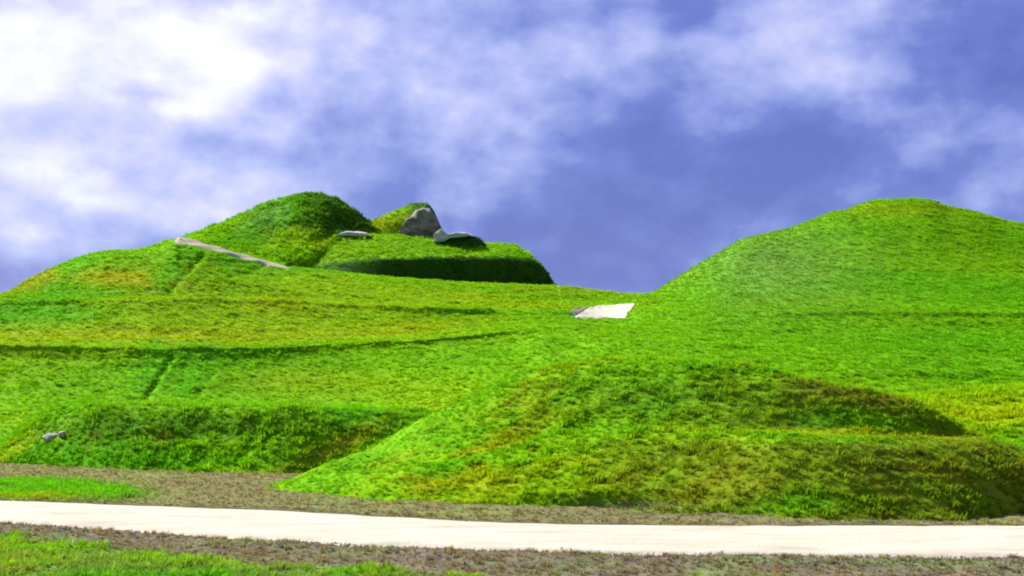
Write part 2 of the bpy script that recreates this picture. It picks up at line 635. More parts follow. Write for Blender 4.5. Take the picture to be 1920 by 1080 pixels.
T1 = [(-1400, 690, 52), (-300, 643, 51), (0, 645, 51), (200, 648, 51), (400, 650, 51), (600, 645, 52), (800, 634, 53),
      (950, 620, 54), (1050, 610, 55), (1200, 632, 52), (1500, 650, 50), (1920, 652, 50), (3400, 690, 50)]
T2 = [(-1400, 660, 62), (-300, 590, 60), (0, 566, 60), (200, 560, 60), (400, 563, 61), (700, 572, 62), (900, 580, 63),
      (1050, 585, 64), (1130, 592, 64), (1200, 592, 62), (1350, 586, 60), (1600, 587, 59), (1920, 588, 59), (3400, 650, 62)]
ED = [(-1400, 700, 76), (-600, 660, 74), (-300, 622, 72), (0, 555, 71), (60, 522, 71), (120, 495, 71), (165, 481, 71), (212, 473, 71),
      (250, 473, 71), (275, 467, 71), (325, 451, 71), (345, 455, 71), (400, 468, 71), (460, 485, 71.5), (520, 499, 72), (600, 507, 72),
      (680, 517, 72.5), (760, 524, 73), (900, 534, 74), (1040, 539, 75), (1120, 546, 77), (1170, 551, 78), (1215, 551, 78), (1250, 531, 78),
      (1300, 500, 79), (1350, 472, 80), (1395, 447, 81), (1430, 439, 82), (1480, 427, 83), (1520, 410, 84), (1550, 399, 85),
      (1590, 392, 85), (1620, 380, 86), (1650, 376, 86), (1700, 375, 86), (1740, 377, 86), (1770, 388, 86), (1820, 397, 86),
      (1860, 409, 86), (1890, 417, 86), (1920, 422, 86), (2050, 455, 85), (2300, 540, 84), (2800, 660, 82), (3400, 712, 80)]
xs_ = np.arange(-1400, 3401, 5.0)


def smooth_row(row, sg, cols=(1,)):
    r_ = np.array(row, float)
    out = [xs_]
    kx = np.arange(-3 * sg, 3 * sg + 1, 5.0)
    kern = np.exp(-(kx / sg) ** 2 / 2)
    kern /= kern.sum()
    for q in (1, 2):
        y = pchip(r_[:, 0], r_[:, q], xs_)
        if q in cols:
            y = np.convolve(np.pad(y, len(kx) // 2, mode='edge'), kern, 'valid')
        out.append(y)
    return list(zip(*out))


ED_SOFT = smooth_row(ED, 130, (1, 2))
ED = smooth_row(ED, 8)
MD = []
for x, ye, de in ED_SOFT:
    t2y = np.interp(x, [r[0] for r in T2], [r[1] for r in T2])
    t2d = np.interp(x, [r[0] for r in T2], [r[2] for r in T2])
    MD.append((x, ye * .45 + t2y * .55, de * .5 + t2d * .5))
led1 = lambda x: float(1 - smooth(930, 1160, np.float64(x)))
led2 = lambda x: float(.8 * (1 - smooth(900, 1050, np.float64(x))) + .8 * smooth(1290, 1500, np.float64(x)))
rows = [
    [(-1400, 850, 34), (3400, 850, 34)],
    [(-1400, 800, 39), (0, 800, 39), (1000, 790, 38), (1920, 795, 38), (3400, 800, 39)],
    [(-1400, 765, 44), (0, 762, 44), (600, 765, 44), (1000, 735, 43), (1300, 725, 42), (1920, 735, 42), (3400, 765, 43)],
    off(T1, lambda x: 8 - 3.5 * float(smooth(350, 800, np.float64(x))), lambda x: -.10 - 1.1 * (1 - led1(x))),
    T1,
    off(T1, lambda x: -.5 - 3 * (1 - led1(x)), lambda x: 1.6),
    off(T2, lambda x: 8, lambda x: -.12 - .9 * (1 - led2(x))),
    T2,
    off(T2, lambda x: -.3 - 3 * (1 - led2(x)), lambda x: 1.4),
    MD,
    ED,
    [(x, y - (8 if 330 < x < 540 else (1 if x < 1050 else -3)), d + (1.8 if x < 1050 else 2.5)) for x, y, d in ED],
    [(x, y + (3 if x < 1050 else 10), d + 8) for x, y, d in ED],
    [(x, max(y + 60, 600), d + 26) for x, y, d in ED],
    [(x, 718, d + 55) for x, y, d in ED],
]
seg = [8, 14, 70, 6, 6, 46, 5, 5, 36, 44, 8, 8, 14, 14]
H = Sheet(rows, u_h, seg)
X, Y = H.P[..., 0], H.P[..., 1]
inner = smooth(0, 1.5, H.v)[:, None] * (1 - smooth(12, 13, H.v))[:, None]
H.lump(.15, 3.2, 11, 2.6, 4, inner)
H.lump(.07, 0.8, 12, 1.9, 3, inner)
def terracettes(S_, step, amp, seed, mask):
    X_, Y_, Z_ = S_.P[..., 0], S_.P[..., 1], S_.P[..., 2]
    ph = Z_ / step + 1.1 * fbm(X_ / (step * 14), Y_ / (step * 14), seed, 3)
    k = smooth(-.35, .35, fbm(X_ / (step * 10), Y_ / (step * 6), seed + 2, 3))
    S_.P[..., 2] += amp * k * np.sin(2 * np.pi * ph) * mask


terracettes(H, .42, .045, 18, inner)
# slanting worn tracks running down the hillside (each a shallow step)
TRACKS = [((385, 468), (310, 556), .30, 1), ((505, 492), (415, 524), .26, 1), ((325, 658), (270, 748), .36, 1),
          ((212, 474), (120, 530), .22, 1), ((410, 690), (350, 760), .14, 1)]
step_c = np.zeros_like(X)
for (ax, ay), (bx_, by), amp, sgn in TRACKS:
    dx, dy = bx_ - ax, by - ay
    ln = math.hypot(dx, dy)
    s = ((H.px - ax) * dx + (H.py - ay) * dy) / ln
    n = ((H.px - ax) * dy - (H.py - ay) * dx) / ln          # positive to the left of the line going down
    along = smooth(-8, 12, s) * (1 - smooth(ln - 15, ln + 12, s))
    prof = np.exp(-np.abs((n - 3)) / 28) * (n > -2) * smooth(-2, 3, n) + .0
    back = (1 - smooth(0, 1, (n > 0) * 1.0)) * 0
    front = inner * (H.v < 10.2)[:, None]
    H.P[..., 2] -= amp * (.42 + .25 * fbm(H.px / 30, H.py / 30, 17, 2)) * along * np.exp(-((n - 1) / 6) ** 2) * front
    H.P[..., 2] += amp * .12 * along * np.exp(-((n - 12) / 9) ** 2) * front
    step_c += along * np.exp(-((n + 25) / 22) ** 2) * front
H.finish()
px, py = H.px, H.py
c = base_tint(H.P, 21, 9.0)
c = blend(c, smooth(1180, 1350, px) * .6, (GREEN + LUSH) / 2)
c = blend(c, gauss(px, py, 230, 522, 130, 16, 3) * .75 + gauss(px, py, 60, 530, 60, 18, -25) * .5, OCHRE)
c = blend(c, gauss(px, py, 300, 628, 420, 13) * .7 + gauss(px, py, 780, 615, 150, 14, -5) * .7, (YELLOW + OCHRE) / 2)
c = blend(c, gauss(px, py, 640, 600, 300, 25) * .35, YELLOW)
c = blend(c, gauss(px, py, 550, 715, 160, 30) * .5, (YELLOW + OCHRE) / 2)
c = blend(c, gauss(px, py, 780, 730, 120, 30) * .4, YELLOW)
c = blend(c, gauss(px, py, 1120, 660, 260, 55) * .8, np.array([.115, .30, .003]))
c = blend(c, gauss(px, py, 90, 590, 130, 20) * .6, np.array([.07, .30, .003]))
c = blend(c, step_c * .8, np.array([.09, .32, .003]))
c = blend(c, gauss(px, py, 1440, 500, 170, 75) * .75, PALE)
c = blend(c, gauss(px, py, 1680, 392, 110, 10) * .4, OCHRE * .8)
c = blend(c, gauss(px, py, 1800, 650, 230, 50) * .5, LUSH * .9)
c = blend(c, gauss(px, py, 1280, 560, 90, 30, -30) * .6, np.array([.10, .31, .003]))
c = blend(c, gauss(px, py, 330, 720, 170, 30) * .4, LUSH)
# shallow earthy ledges at the two terraces
c = blend(c, (np.exp(-((H.v[:, None] - 7.0) / .25) ** 2) * smooth(1250, 1500, px)) * .3, BROWN)
split = int(np.searchsorted(u_h, 1212))
hl = grid_mesh('grassy_hill', H.P[:, :split + 1], c[:, :split + 1], M_TURF)
tag(hl, 'wide terraced grassy hillside on the left, below the small peaks', 'hill', kind='structure')
hr = grid_mesh('grassy_hill', H.P[:, split:], c[:, split:], M_TURF)
tag(hr, 'tall rounded grassy hill on the right with a flat knob on top', 'hill', kind='structure')
vis = (inner * (1 - smooth(11.6, 12.2, H.v))[:, None])
dens = vis * 30
# no tufts where the paths lie
pathm = ((px > 1078 - (py - 586) * 1.2) & (px < 1186 - (py - 575) * .9) & (py > 570) & (py < 597) & (H.v < 11)[:, None])
top_path = (px > 322) & (px < 545) & (H.v[:, None] > 9.93) & (H.v[:, None] < 11.1)
dens = np.where(pathm | top_path, 0, dens)
scatter(H.P[:, :split + 1], c[:, :split + 1], dens[:, :split + 1], .085, hl, 31, 2.2)
scatter(H.P[:, split:], c[:, split:], dens[:, split:], .085, hr, 32, 2.2)

# ------------------------------------------------------------------ head of the figure: platform, brow, nose, lips
def small_sheet(rows, seg, n, u0=None, u1=None):
    u0 = rows[0][0][0] if u0 is None else u0
    u1 = rows[0][-1][0] if u1 is None else u1
    t = np.linspace(0, 1, n)
    t = .5 * t + .5 * (.5 - .5 * np.cos(np.pi * t))
    return Sheet(rows, u0 + (u1 - u0) * t, seg)


# platform with a steep dark wall
W = [
    [(555, 512, 75), (650, 530, 74.4), (760, 542, 74.6), (900, 550, 75.4), (1000, 553, 77), (1044, 548, 80)],
    [(555, 507, 75.6), (620, 511, 75.2), (700, 521, 75.4), (760, 526, 75.8), (900, 536, 76.6), (1000, 540, 78), (1044, 543, 80.3)],
    [(555, 503, 76.0), (620, 493, 76.2), (700, 487, 76.0), (850, 486, 76.8), (940, 487, 77.6), (1000, 491, 79), (1022, 506, 80), (1044, 542, 80.6)],
    [(555, 500, 76.6), (620, 488, 76.8), (700, 482, 76.8), (850, 481, 77.8), (940, 481, 78.6), (990, 484, 79.8), (1018, 503, 80.6), (1044, 541, 80.9)],
    [(555, 487, 79), (620, 446, 82), (700, 441, 82.8), (830, 449, 82.8), (912, 464, 82.4), (960, 466, 82.2), (990, 478, 82), (1014, 497, 82), (1044, 541, 81.2)],
    [(555, 490, 84), (620, 436, 90), (700, 438, 91), (830, 446, 91), (912, 460, 89), (960, 463, 87), (988, 475, 85), (1012, 494, 83.5), (1044, 541, 81.6)],
    [(555, 500, 88), (620, 480, 100), (830, 490, 101), (960, 500, 97), (1044, 543, 82.6)],
    [(555, 560, 90), (620, 600, 106), (830, 600, 107), (960, 600, 102), (1044, 560, 84)],
]
S = small_sheet(W, [6, 22, 6, 24, 10, 8, 8], 220)
e = smooth(0, 1, S.v)[:, None]
S.lump(.12, 1.1, 41, 1.3, 4, e)
S.finish()
px, py = S.px, S.py
c = base_tint(S.P, 43, 5.0)
top = smooth(2.8, 3.3, S.v)[:, None] * np.ones_like(px)
c = blend(c, top * .7, np.array([.125, .29, .003]))
c = blend(c, (1 - smooth(2.4, 2.9, S.v))[:, None] * smooth(650, 720, px), DEEP * .7)  # shade on the steep wall, painted as darker turf
c = blend(c, (1 - smooth(2.4, 2.9, S.v))[:, None] * gauss(px, py, 640, 505, 60, 20), PALE * .6)
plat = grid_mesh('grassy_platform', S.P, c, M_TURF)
tag(plat, 'flat topped grassy platform with a steep grassy bank coloured dark for its shade at the hilltop', 'hill', kind='structure')
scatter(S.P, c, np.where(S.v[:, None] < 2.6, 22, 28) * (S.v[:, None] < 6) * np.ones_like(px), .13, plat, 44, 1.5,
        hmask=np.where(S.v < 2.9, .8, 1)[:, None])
PLAT = S

# brow: the higher of the two peaks
B = [
    [(345, 470, 73.6), (430, 492, 73.9), (500, 512, 74.2), (540, 518, 74.8), (580, 515, 76.2), (620, 492, 79.2), (650, 468, 81.8), (690, 458, 83.6), (712, 460, 84.9)],
    [(345, 452, 74.0), (430, 478, 74.2), (500, 496, 74.5), (540, 500, 75), (580, 494, 76.4), (620, 468, 79.4), (650, 446, 82), (690, 436, 83.7), (712, 437, 84.6)],
    [(345, 448, 76.5), (430, 450, 78.5), (500, 450, 79), (560, 458, 78.6), (590, 450, 79.8), (620, 432, 82), (650, 423, 83.3), (690, 425, 84.2), (712, 434, 84.9)],
    [(345, 447, 80), (430, 420, 83), (480, 397, 84), (530, 380, 84.6), (560, 374, 84.8), (600, 374, 84.8), (625, 381, 84.8), (650, 394, 84.8), (680, 412, 85), (697, 424, 85.1), (712, 434, 85.2)],
    [(345, 447, 84), (430, 416, 87), (480, 392, 87), (530, 372, 87), (560, 366, 87), (600, 366, 87), (625, 373, 87), (650, 388, 86.8), (680, 406, 86.4), (697, 418, 86), (712, 434, 85.6)],
    [(345, 455, 88), (430, 436, 93), (530, 405, 95), (600, 395, 95), (650, 410, 93), (690, 430, 90), (712, 438, 87)],
    [(345, 520, 92), (430, 560, 100), (530, 560, 104), (650, 560, 102), (712, 470, 92)],
]
S = small_sheet(B, [5, 20, 26, 12, 12, 8], 200)
S.lump(.14, 1.0, 51, 1.1, 4, smooth(0, 1, S.v)[:, None])
terracettes(S, .40, .05, 55, smooth(0, 1, S.v)[:, None])
S.finish()
px, py = S.px, S.py
c = base_tint(S.P, 53, 4.0)
c = blend(c, smooth(520, 620, px) * (1 - smooth(425, 450, py)) * .85, DEEP)  # shade of the steep right-hand flank painted into the tint
c = blend(c, gauss(px, py, 500, 410, 45, 28, -20) * .7, PALE)
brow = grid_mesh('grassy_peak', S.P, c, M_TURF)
tag(brow, 'higher rounded grassy peak rising above the pale hilltop track', 'hill', kind='structure')
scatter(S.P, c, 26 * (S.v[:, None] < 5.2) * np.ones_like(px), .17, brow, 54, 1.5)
BROW = S

# nose: small peak with a bare rock end
N_ = [
    [(676, 450, 83.2), (720, 452, 83.2), (780, 452, 83.4), (834, 450, 85)],
    [(676, 436, 83.8), (720, 441, 83.8), (760, 442, 83.8), (800, 442, 84.2), (834, 441, 85.4)],
    [(676, 433, 84.6), (720, 422, 84.6), (760, 410, 84.8), (795, 404, 85.0), (815, 416, 85.2), (834, 440, 85.6)],
    [(676, 430, 86), (700, 413, 86.2), (745, 395, 86.4), (775, 383, 86.6), (798, 382, 86.6), (812, 394, 86.4), (822, 416, 86), (834, 440, 85.8)],
    [(676, 436, 88.5), (745, 405, 89), (790, 390, 89), (815, 405, 88), (834, 442, 86.4)],
    [(676, 490, 92), (745, 500, 95), (790, 500, 95), (834, 460, 88)],
]
S = small_sheet(N_, [4, 14, 16, 10, 8], 120)
S.lump(.08, .8, 61, 1.0, 3, smooth(0, 1, S.v)[:, None])
S.finish()
px, py = S.px, S.py
c = base_tint(S.P, 63, 3.0)
c = blend(c, gauss(px, py, 725, 425, 40, 22) * .8, (OCHRE + YELLOW) / 2 * .8)
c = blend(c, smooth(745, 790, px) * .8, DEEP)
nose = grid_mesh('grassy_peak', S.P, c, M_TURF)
tag(nose, 'smaller grassy peak with a bare rock end above the flat platform', 'hill', kind='structure')
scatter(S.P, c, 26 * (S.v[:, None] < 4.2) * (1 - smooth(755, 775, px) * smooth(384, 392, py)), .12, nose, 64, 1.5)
NOSE = S


def rock_loft(name, outline_front, outline_back, d0, d1, mat, rough, seed, n_in=9, bulge=.25, parent=None):
    """closed rock between two outlines of pixels at two distances; outlines run clockwise, same length"""
    k = len(outline_front)
    t = np.linspace(0, k, k * 5, endpoint=False)

    def loop(o):
        o = np.array(o + [o[0]], float)
        return np.stack([np.interp(t, np.arange(k + 1), o[:, 0]), np.interp(t, np.arange(k + 1), o[:, 1])], -1)
    a, b = loop(outline_front), loop(outline_back)
    fr = unproject(a[:, 0], a[:, 1], d0)
    bk = unproject(b[:, 0], b[:, 1], d1)
    cf, cb_ = fr.mean(0), bk.mean(0)
    rings = []
    for s in np.linspace(0.04, 1, n_in):
        r_ = cf + (fr - cf) * s
        r_[:, 1] -= bulge * (1 - s ** 3)
        rings.append(r_)
    for s in np.linspace(0, 1, 6)[1:]:
        rings.append(fr * (1 - s) + bk * s)
    rings.append(cb_ + (bk - cb_) * .04)
    R = np.stack(rings)
    R = np.concatenate([R, R[:, :1]], 1)
    nx = fbm(R[..., 0] / .45, R[..., 2] / .45 + R[..., 1], seed, 4)
    ny = fbm(R[..., 0] / .5 + 9, R[..., 2] / .5, seed + 4, 3)
    R[..., 1] += rough * nx
    R[..., 2] += rough * .4 * ny
    R[:, -1] = R[:, 0]
    o = grid_mesh(name, R, None, mat, parent, flip=True)
    o.data.polygons.foreach_set('use_smooth', np.zeros(len(o.data.polygons), bool))
    return o


r1 = rock_loft('rock_face', [(744, 446), (750, 430), (762, 412), (776, 400), (792, 392), (806, 394), (815, 405), (822, 420), (829, 446)],
               [(750, 446), (756, 430), (768, 408), (780, 394), (794, 388), (806, 390), (814, 401), (821, 416), (830, 446)],
               83.2, 86.6, M_ROCK, .32, 71)
tag(r1, 'dark grey bare rock end of the small grassy peak', 'rock')

# eye: pale slab at the foot of the brow
r2 = rock_loft('stone_slab', [(626, 442), (636, 438), (652, 435), (668, 436), (688, 438), (696, 443)],
               [(628, 440), (636, 436), (652, 433), (672, 434), (688, 436), (696, 441)], 81.3, 82.6, M_PALE, .10, 72, bulge=.03)
tag(r2, 'long low pale stone slab at the foot of the higher peak', 'stone')
# lips: pale upright stone, pale slab and a dark oval tump
Lp = [
    [(818, 466, 81.2), (860, 470, 80.4), (912, 468, 81.6)],
    [(818, 457, 81.6), (840, 458, 80.9), (865, 459, 80.8), (895, 460, 81.2), (912, 462, 82.0)],
    [(818, 456, 82.0), (840, 446, 81.4), (865, 444, 81.3), (895, 449, 81.8), (912, 461, 82.3)],
    [(818, 455, 83.2), (840, 441, 83.2), (865, 440, 83.2), (895, 446, 83.1), (906, 454, 82.9), (912, 461, 82.6)],
    [(818, 470, 85), (860, 480, 87), (912, 470, 84.2)],
]
S = small_sheet(Lp, [4, 10, 8, 8], 70)
S.lump(.05, .5, 81, 1, 3)
S.finish()
c = np.broadcast_to(DEEP * .8, S.P.shape).copy()
lip = grid_mesh('grassy_tump', S.P, c, M_TURF)
tag(lip, 'low dark green oval tump beside the pale upright stone', 'hill', kind='structure')
scatter(S.P, c, 40 * (S.v[:, None] < 3.4) * np.ones(S.px.shape), .07, lip, 82, 1.4)
r3 = rock_loft('stone', [(812, 454), (812, 440), (820, 432), (828, 428), (836, 438), (842, 447), (832, 453)],
               [(814, 454), (814, 440), (822, 434), (829, 430), (838, 438), (844, 446), (834, 453)], 80.6, 81.5, M_PALE, .10, 73, bulge=.12)
tag(r3, 'pale upright stone left of the dark oval tump on the platform', 'stone')
r4 = rock_loft('stone_slab', [(834, 447), (840, 439), (856, 436), (874, 437), (886, 442), (870, 444), (850, 446)],
               [(836, 445), (842, 437), (857, 435), (874, 436), (886, 440), (870, 442), (850, 444)], 80.8, 82.8, M_PALE, .05, 74, bulge=.05)
tag(r4, 'flat pale stone slab lying on top of the dark oval tump', 'stone')

# ------------------------------------------------------------------ paths on the hill
def draped_path(name, sheet, top, bot, n, m, vmax=None, lift=.05, wob=1.0, seed=5):
    top, bot = np.array(top, float), np.array(bot, float)
    ts = np.linspace(0, 1, n)
    A = np.stack([np.interp(ts, np.linspace(0, 1, len(top)), top[:, k]) for k in (0, 1)], -1)
    Bt = np.stack([np.interp(ts, np.linspace(0, 1, len(bot)), bot[:, k]) for k in (0, 1)], -1)
    A[:, 1] += wob * fbm(A[:, 0] / 9, A[:, 1] * 0, seed)
    Bt[:, 1] += wob * fbm(Bt[:, 0] / 9, Bt[:, 1] * 0, seed + 1)
    P = np.zeros((m, n, 3))
    for i in range(m):
        for j in range(n):
            q = Bt[j] * (1 - i / (m - 1)) + A[j] * i / (m - 1)
            edge = min(i, m - 1 - i, 1)
            P[i, j] = sheet.drape(q[0], q[1], lift if edge else -.05, vmax)
    return P


P = draped_path('p', H, [(1108, 575), (1140, 572), (1192, 568)], [(1072, 598), (1130, 598), (1172, 597)], 60, 18, 10.0, .035, 2.6)
o = grid_mesh('path', P, None, M_PATH)
tag(o, 'short cream gravel path crossing the saddle between the two hills', 'path', kind='structure')
P = draped_path('p', H, [(1080, 575), (1106, 574)], [(1062, 589), (1076, 593)], 24, 8, 10.0, .03, 2.0)
o = grid_mesh('bare_earth', P, None, M_SOIL)
tag(o, 'grey bare earth edge left of the short saddle path', 'earth', kind='structure')
# ribbon along the hilltop edge
a = int(np.searchsorted(u_h, 326))
b = int(np.searchsorted(u_h, 560))
tt = np.linspace(0, 1, b - a)
wid = np.interp(tt, [0, .08, .3, .8, 1], [.3, 1.05, .7, .42, .05]) * (1 + .2 * fbm(tt * 14, tt * 0, 66, 3))
P = np.zeros((9, b - a, 3))
for j in range(b - a):
    for i in range(9):
        vq = 9.96 + wid[j] * i / 8
        for k in range(3):
            P[i, j, k] = np.interp(vq, H.v, H.P[:, a + j, k])
P[..., 2] += .07
P[0, :, 2] -= .14
P[-1, :, 2] -= .14
M_TRACK = gravel_material('worn_track', (0.28, 0.22, 0.15), (0.38, 0.31, 0.23), (0.46, 0.40, 0.31))
o = grid_mesh('path', P, None, M_TRACK)
tag(o, 'narrow pinkish gravel track sloping along the top edge of the hill', 'path', kind='structure')

# ================================================================== low bank on the left
def gy(py, z=0.0):
    """distance of flat ground of height z seen at picture row py"""
    lo, hi = 4.0, 400.0
    for _ in range(50):
        m_ = (lo + hi) / 2
        if unproject(960, py, m_)[2] > z:
            lo = m_
        else:
            hi = m_
    return lo


bb = [(-140, 862), (0, 868), (60, 872), (200, 880), (400, 886), (530, 890), (640, 888), (760, 887), (900, 886)]
R1 = [(x, y, gy(y)) for x, y in bb]
cr = [(-140, 858), (0, 836), (40, 806), (75, 778), (120, 764), (200, 758), (350, 754), (500, 760), (650, 768), (760, 772), (830, 778), (900, 786)]
dR1 = lambda x: float(np.interp(x, [r[0] for r in R1], [r[2] for r in R1]))
bank = [
    [(x, y + 10, d - .15) for x, y, d in R1],
    R1,
    [(x, y * .5 + 0.5 * float(np.interp(x, [q[0] for q in cr], [q[1] for q in cr])), d + .8) for x, y, d in R1],
    [(x, y + 6, dR1(x) + 2.0) for x, y in cr],
    [(x, y, dR1(x) + 3.6) for x, y in cr],
    [(x, y + 4, dR1(x) + 5.2) for x, y in cr],
    [(x, max(y + 60, 850), dR1(x) + 6.5) for x, y in cr],
]
S = Sheet(bank, np.linspace(-140, 900, 420), [4, 26, 26, 14, 8, 8])
md = smooth(0, 1.3, S.v)[:, None]
S.lump(.12, 1.0, 91, 1.8, 4, md)
S.lump(.06, .35, 92, 1.3, 3, md)
S.P[..., 2] -= .14 * gauss(S.px, S.py, 270, 815, 150, 9)
S.finish()
px, py = S.px, S.py
c = base_tint(S.P, 93, 2.2)
c = blend(c, gauss(px, py, 350, 800, 260, 30) * .7, DEEP * 1.5)  # bank front facing the camera: part shade put into the turf colour
c = blend(c, smooth(-.3, .5, fbm(S.P[..., 0] / .5, S.P[..., 1] / .3, 96, 3)) * gauss(px, py, 250, 820, 180, 14) * .6, BROWN * .6)
c = blend(c, gauss(px, py, 620, 845, 130, 20, -25) * .6, BROWN)
c = blend(c, smooth(3.3, 4, S.v)[:, None] * .8 * np.ones_like(px), np.array([.08, .30, .003]))
c = blend(c, gauss(px, py, 20, 850, 60, 14, -30) * .6, (OCHRE + YELLOW) / 2)
c = blend(c, gauss(px, py, 300, 865, 260, 10) * .7, np.array([.06, .27, .003]))
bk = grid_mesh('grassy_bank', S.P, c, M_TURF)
tag(bk, 'long low grassy bank on the left in front of the hillside', 'bank', kind='structure')
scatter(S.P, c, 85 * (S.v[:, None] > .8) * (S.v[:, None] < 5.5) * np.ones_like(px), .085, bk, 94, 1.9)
BANK = S


def boulder(name, p, r, seed, mat, flat=.7):
    nu, nv = 22, 12
    th = np.linspace(0, 2 * np.pi, nu)[None, :]
    ph = np.linspace(0, np.pi, nv)[:, None]
    d = np.stack([np.sin(ph) * np.cos(th), np.sin(ph) * np.sin(th), np.cos(ph) * np.ones_like(th)], -1)
    k = 1 + .38 * fbm(d[..., 0] * 1.6 + 3 + d[..., 2], d[..., 1] * 1.6 + d[..., 2] * .7, seed, 3)
    P_ = d * (k * r)[..., None]
    P_[:, -1] = P_[:, 0]
    P_[0], P_[-1] = P_[0].mean(0), P_[-1].mean(0)
    P_[..., 0] *= 1.35
    P_[..., 2] *= flat
    o_ = grid_mesh(name, P_ + 0, None, mat, flip=True)
    o_.data.polygons.foreach_set('use_smooth', np.zeros(len(o_.data.polygons), bool))
    o_.location = p
    return o_


for i, (bx_, by, rr, lb) in enumerate([
        (98, 819, .17, 'larger pale grey stone half sunk in the left end of the low bank'),
        (118, 813, .11, 'smaller grey stone half sunk beside the larger one in the low bank')]):
    q = BANK.drape(bx_, by, -.02, 4)
    o = boulder('bank_stone', q, rr, 101 + i, M_BANKST, .6)
    o.rotation_euler = (.1, -.12 + .3 * i, .5 + i)
    tag(o, lb, 'stone', 'stones in the low bank')

# ================================================================== mound at the far right
fr = [
    [(1560, 900, 25), (3000, 905, 25)],
    [(1560, 872, gy(872)), (1900, 872, gy(872)), (3000, 872, gy(872))],
    [(1560, 810, 32.5), (1750, 800, 32), (1920, 790, 32), (2200, 770, 32), (3000, 800, 32)],
    [(1560, 758, 36.5), (1700, 746, 36), (1800, 738, 36), (1920, 727, 36), (2100, 712, 36), (2400, 705, 36), (3000, 760, 36)],
    [(1560, 756, 39), (1700, 743, 38.5), (1800, 735, 38.5), (1920, 724, 38.5), (2100, 709, 38.5), (2400, 702, 38.5), (3000, 760, 38.5)],
    [(1560, 850, 43), (2400, 845, 43), (3000, 850, 43)],
]
S = Sheet(fr, np.linspace(1560, 3000, 300), [4, 26, 26, 8, 10])
S.lump(.10, 1.6, 111, 1.6, 4, smooth(0, 1.5, S.v)[:, None])
S.finish()
px, py = S.px, S.py
c = base_tint(S.P, 113, 4)
c = blend(c, gauss(px, py, 1870, 775, 150, 28, -5) * .85, (OCHRE + YELLOW * 1.3) / 2)
c = blend(c, np.ones_like(px) * .35, YELLOW)
c = blend(c, gauss(px, py, 1880, 840, 90, 22) * .8, np.array([.09, .31, .003]))
fm = grid_mesh('grassy_mound', S.P, c, M_TURF)
tag(fm, 'yellowish grassy slope at the right edge behind the front mound', 'mound', kind='structure')
scatter(S.P, c, 45 * (S.v[:, None] > .8) * (S.v[:, None] < 4.6) * np.ones_like(px), .12, fm, 114, 1.6)

# ================================================================== front mound
mb = [(500, 918), (560, 924), (650, 933), (800, 944), (900, 949), (1000, 951), (1200, 959), (1400, 970), (1600, 978), (1750, 978), (1850, 972),
      (1920, 965), (2060, 956), (2300, 945)]
M1 = [(x, y, gy(y)) for x, y in mb]
dM = lambda x: float(np.interp(x, [r[0] for r in M1], [r[2] for r in M1]))
sh = [(500, 916), (560, 906), (650, 890), (800, 860), (1000, 826), (1200, 812), (1400, 807), (1480, 809), (1600, 814), (1700, 819), (1845, 826),
      (1880, 840), (1920, 853), (2000, 876), (2100, 903), (2300, 943)]
rt = lambda x: float(smooth(1300, 1520, np.float64(x)))
fl = lambda x: float(1 - smooth(1860, 2050, np.float64(x)))
shelf_d = lambda x: dM(x) + .1 + float(np.interp(x, [500, 650, 900, 1200, 1500, 1850, 2000, 2300], [.4, 1.15, 1.9, 1.9, 1.5, 2.4, 3.0, .8]))
M2 = [(x, y, shelf_d(x)) for x, y in sh]
M3 = [(x, y - (3 + 2 * rt(x)) * fl(x), shelf_d(x) + .12 + rt(x) * .75 * fl(x)) for x, y in sh]
ct = [(500, 914), (560, 893), (650, 858), (700, 836), (800, 787), (900, 736), (960, 706), (1020, 688), (1100, 678), (1180, 674), (1250, 675), (1350, 685),
      (1450, 702), (1550, 725), (1650, 743), (1700, 753), (1750, 775), (1800, 803), (1845, 822), (1880, 836), (1920, 849), (2000, 872), (2100, 900), (2300, 942)]
crest_d = lambda x: shelf_d(x) + float(np.interp(x, [500, 650, 900, 1200, 1500, 1700, 1850, 2000], [.3, .9, 2.8, 3.6, 2.9, 2.0, 1.2, .3]))
M4 = [(x, y, crest_d(x)) for x, y in ct]
MP = [(x, y + (15 * fl(x) * float(np.interp(x, [560, 700, 1500, 1840], [0, 1, .8, .2]))), crest_d(x) - float(np.interp(x, [500, 650, 1200, 1600, 1860], [.05, .5, 1.3, .5, .05]))) for x, y in ct]
mrows = [
    [(x, y + 14, d - .12) for x, y, d in M1],
    M1, M2, M3, MP, M4,
    [(x, y + float(np.interp(x, [500, 700, 1200, 1700, 2000], [8, 14, 14, 14, 8])), crest_d(x) + float(np.interp(x, [500, 800, 1200, 1850], [.5, 2, 3, 1]))) for x, y in ct],
    [(x, max(y + 50, gr), d_) for (x, y), gr, d_ in [((x, y), 895, crest_d(x) + float(np.interp(x, [500, 800, 1200, 1850], [1.2, 4, 6, 2.4]))) for x, y in ct]],
]
u_m = np.linspace(500, 2300, 900)
S = Sheet(mrows, u_m, [5, 70, 6, 60, 16, 14, 12])
# drop the far skirt below the ground
S.P[-1, :, 2] = -.3
md = smooth(.6, 1.3, S.v)[:, None] * (1 - smooth(6.2, 7, S.v))[:, None]
edge = smooth(500, 560, S.px) * (1 - smooth(2150, 2290, S.px))
S.lump(.10, 1.3, 121, 1.5, 4, md * edge)
S.lump(.05, .36, 122, 1.5, 4, md * edge)
terracettes(S, .17, .018, 128, md * edge)
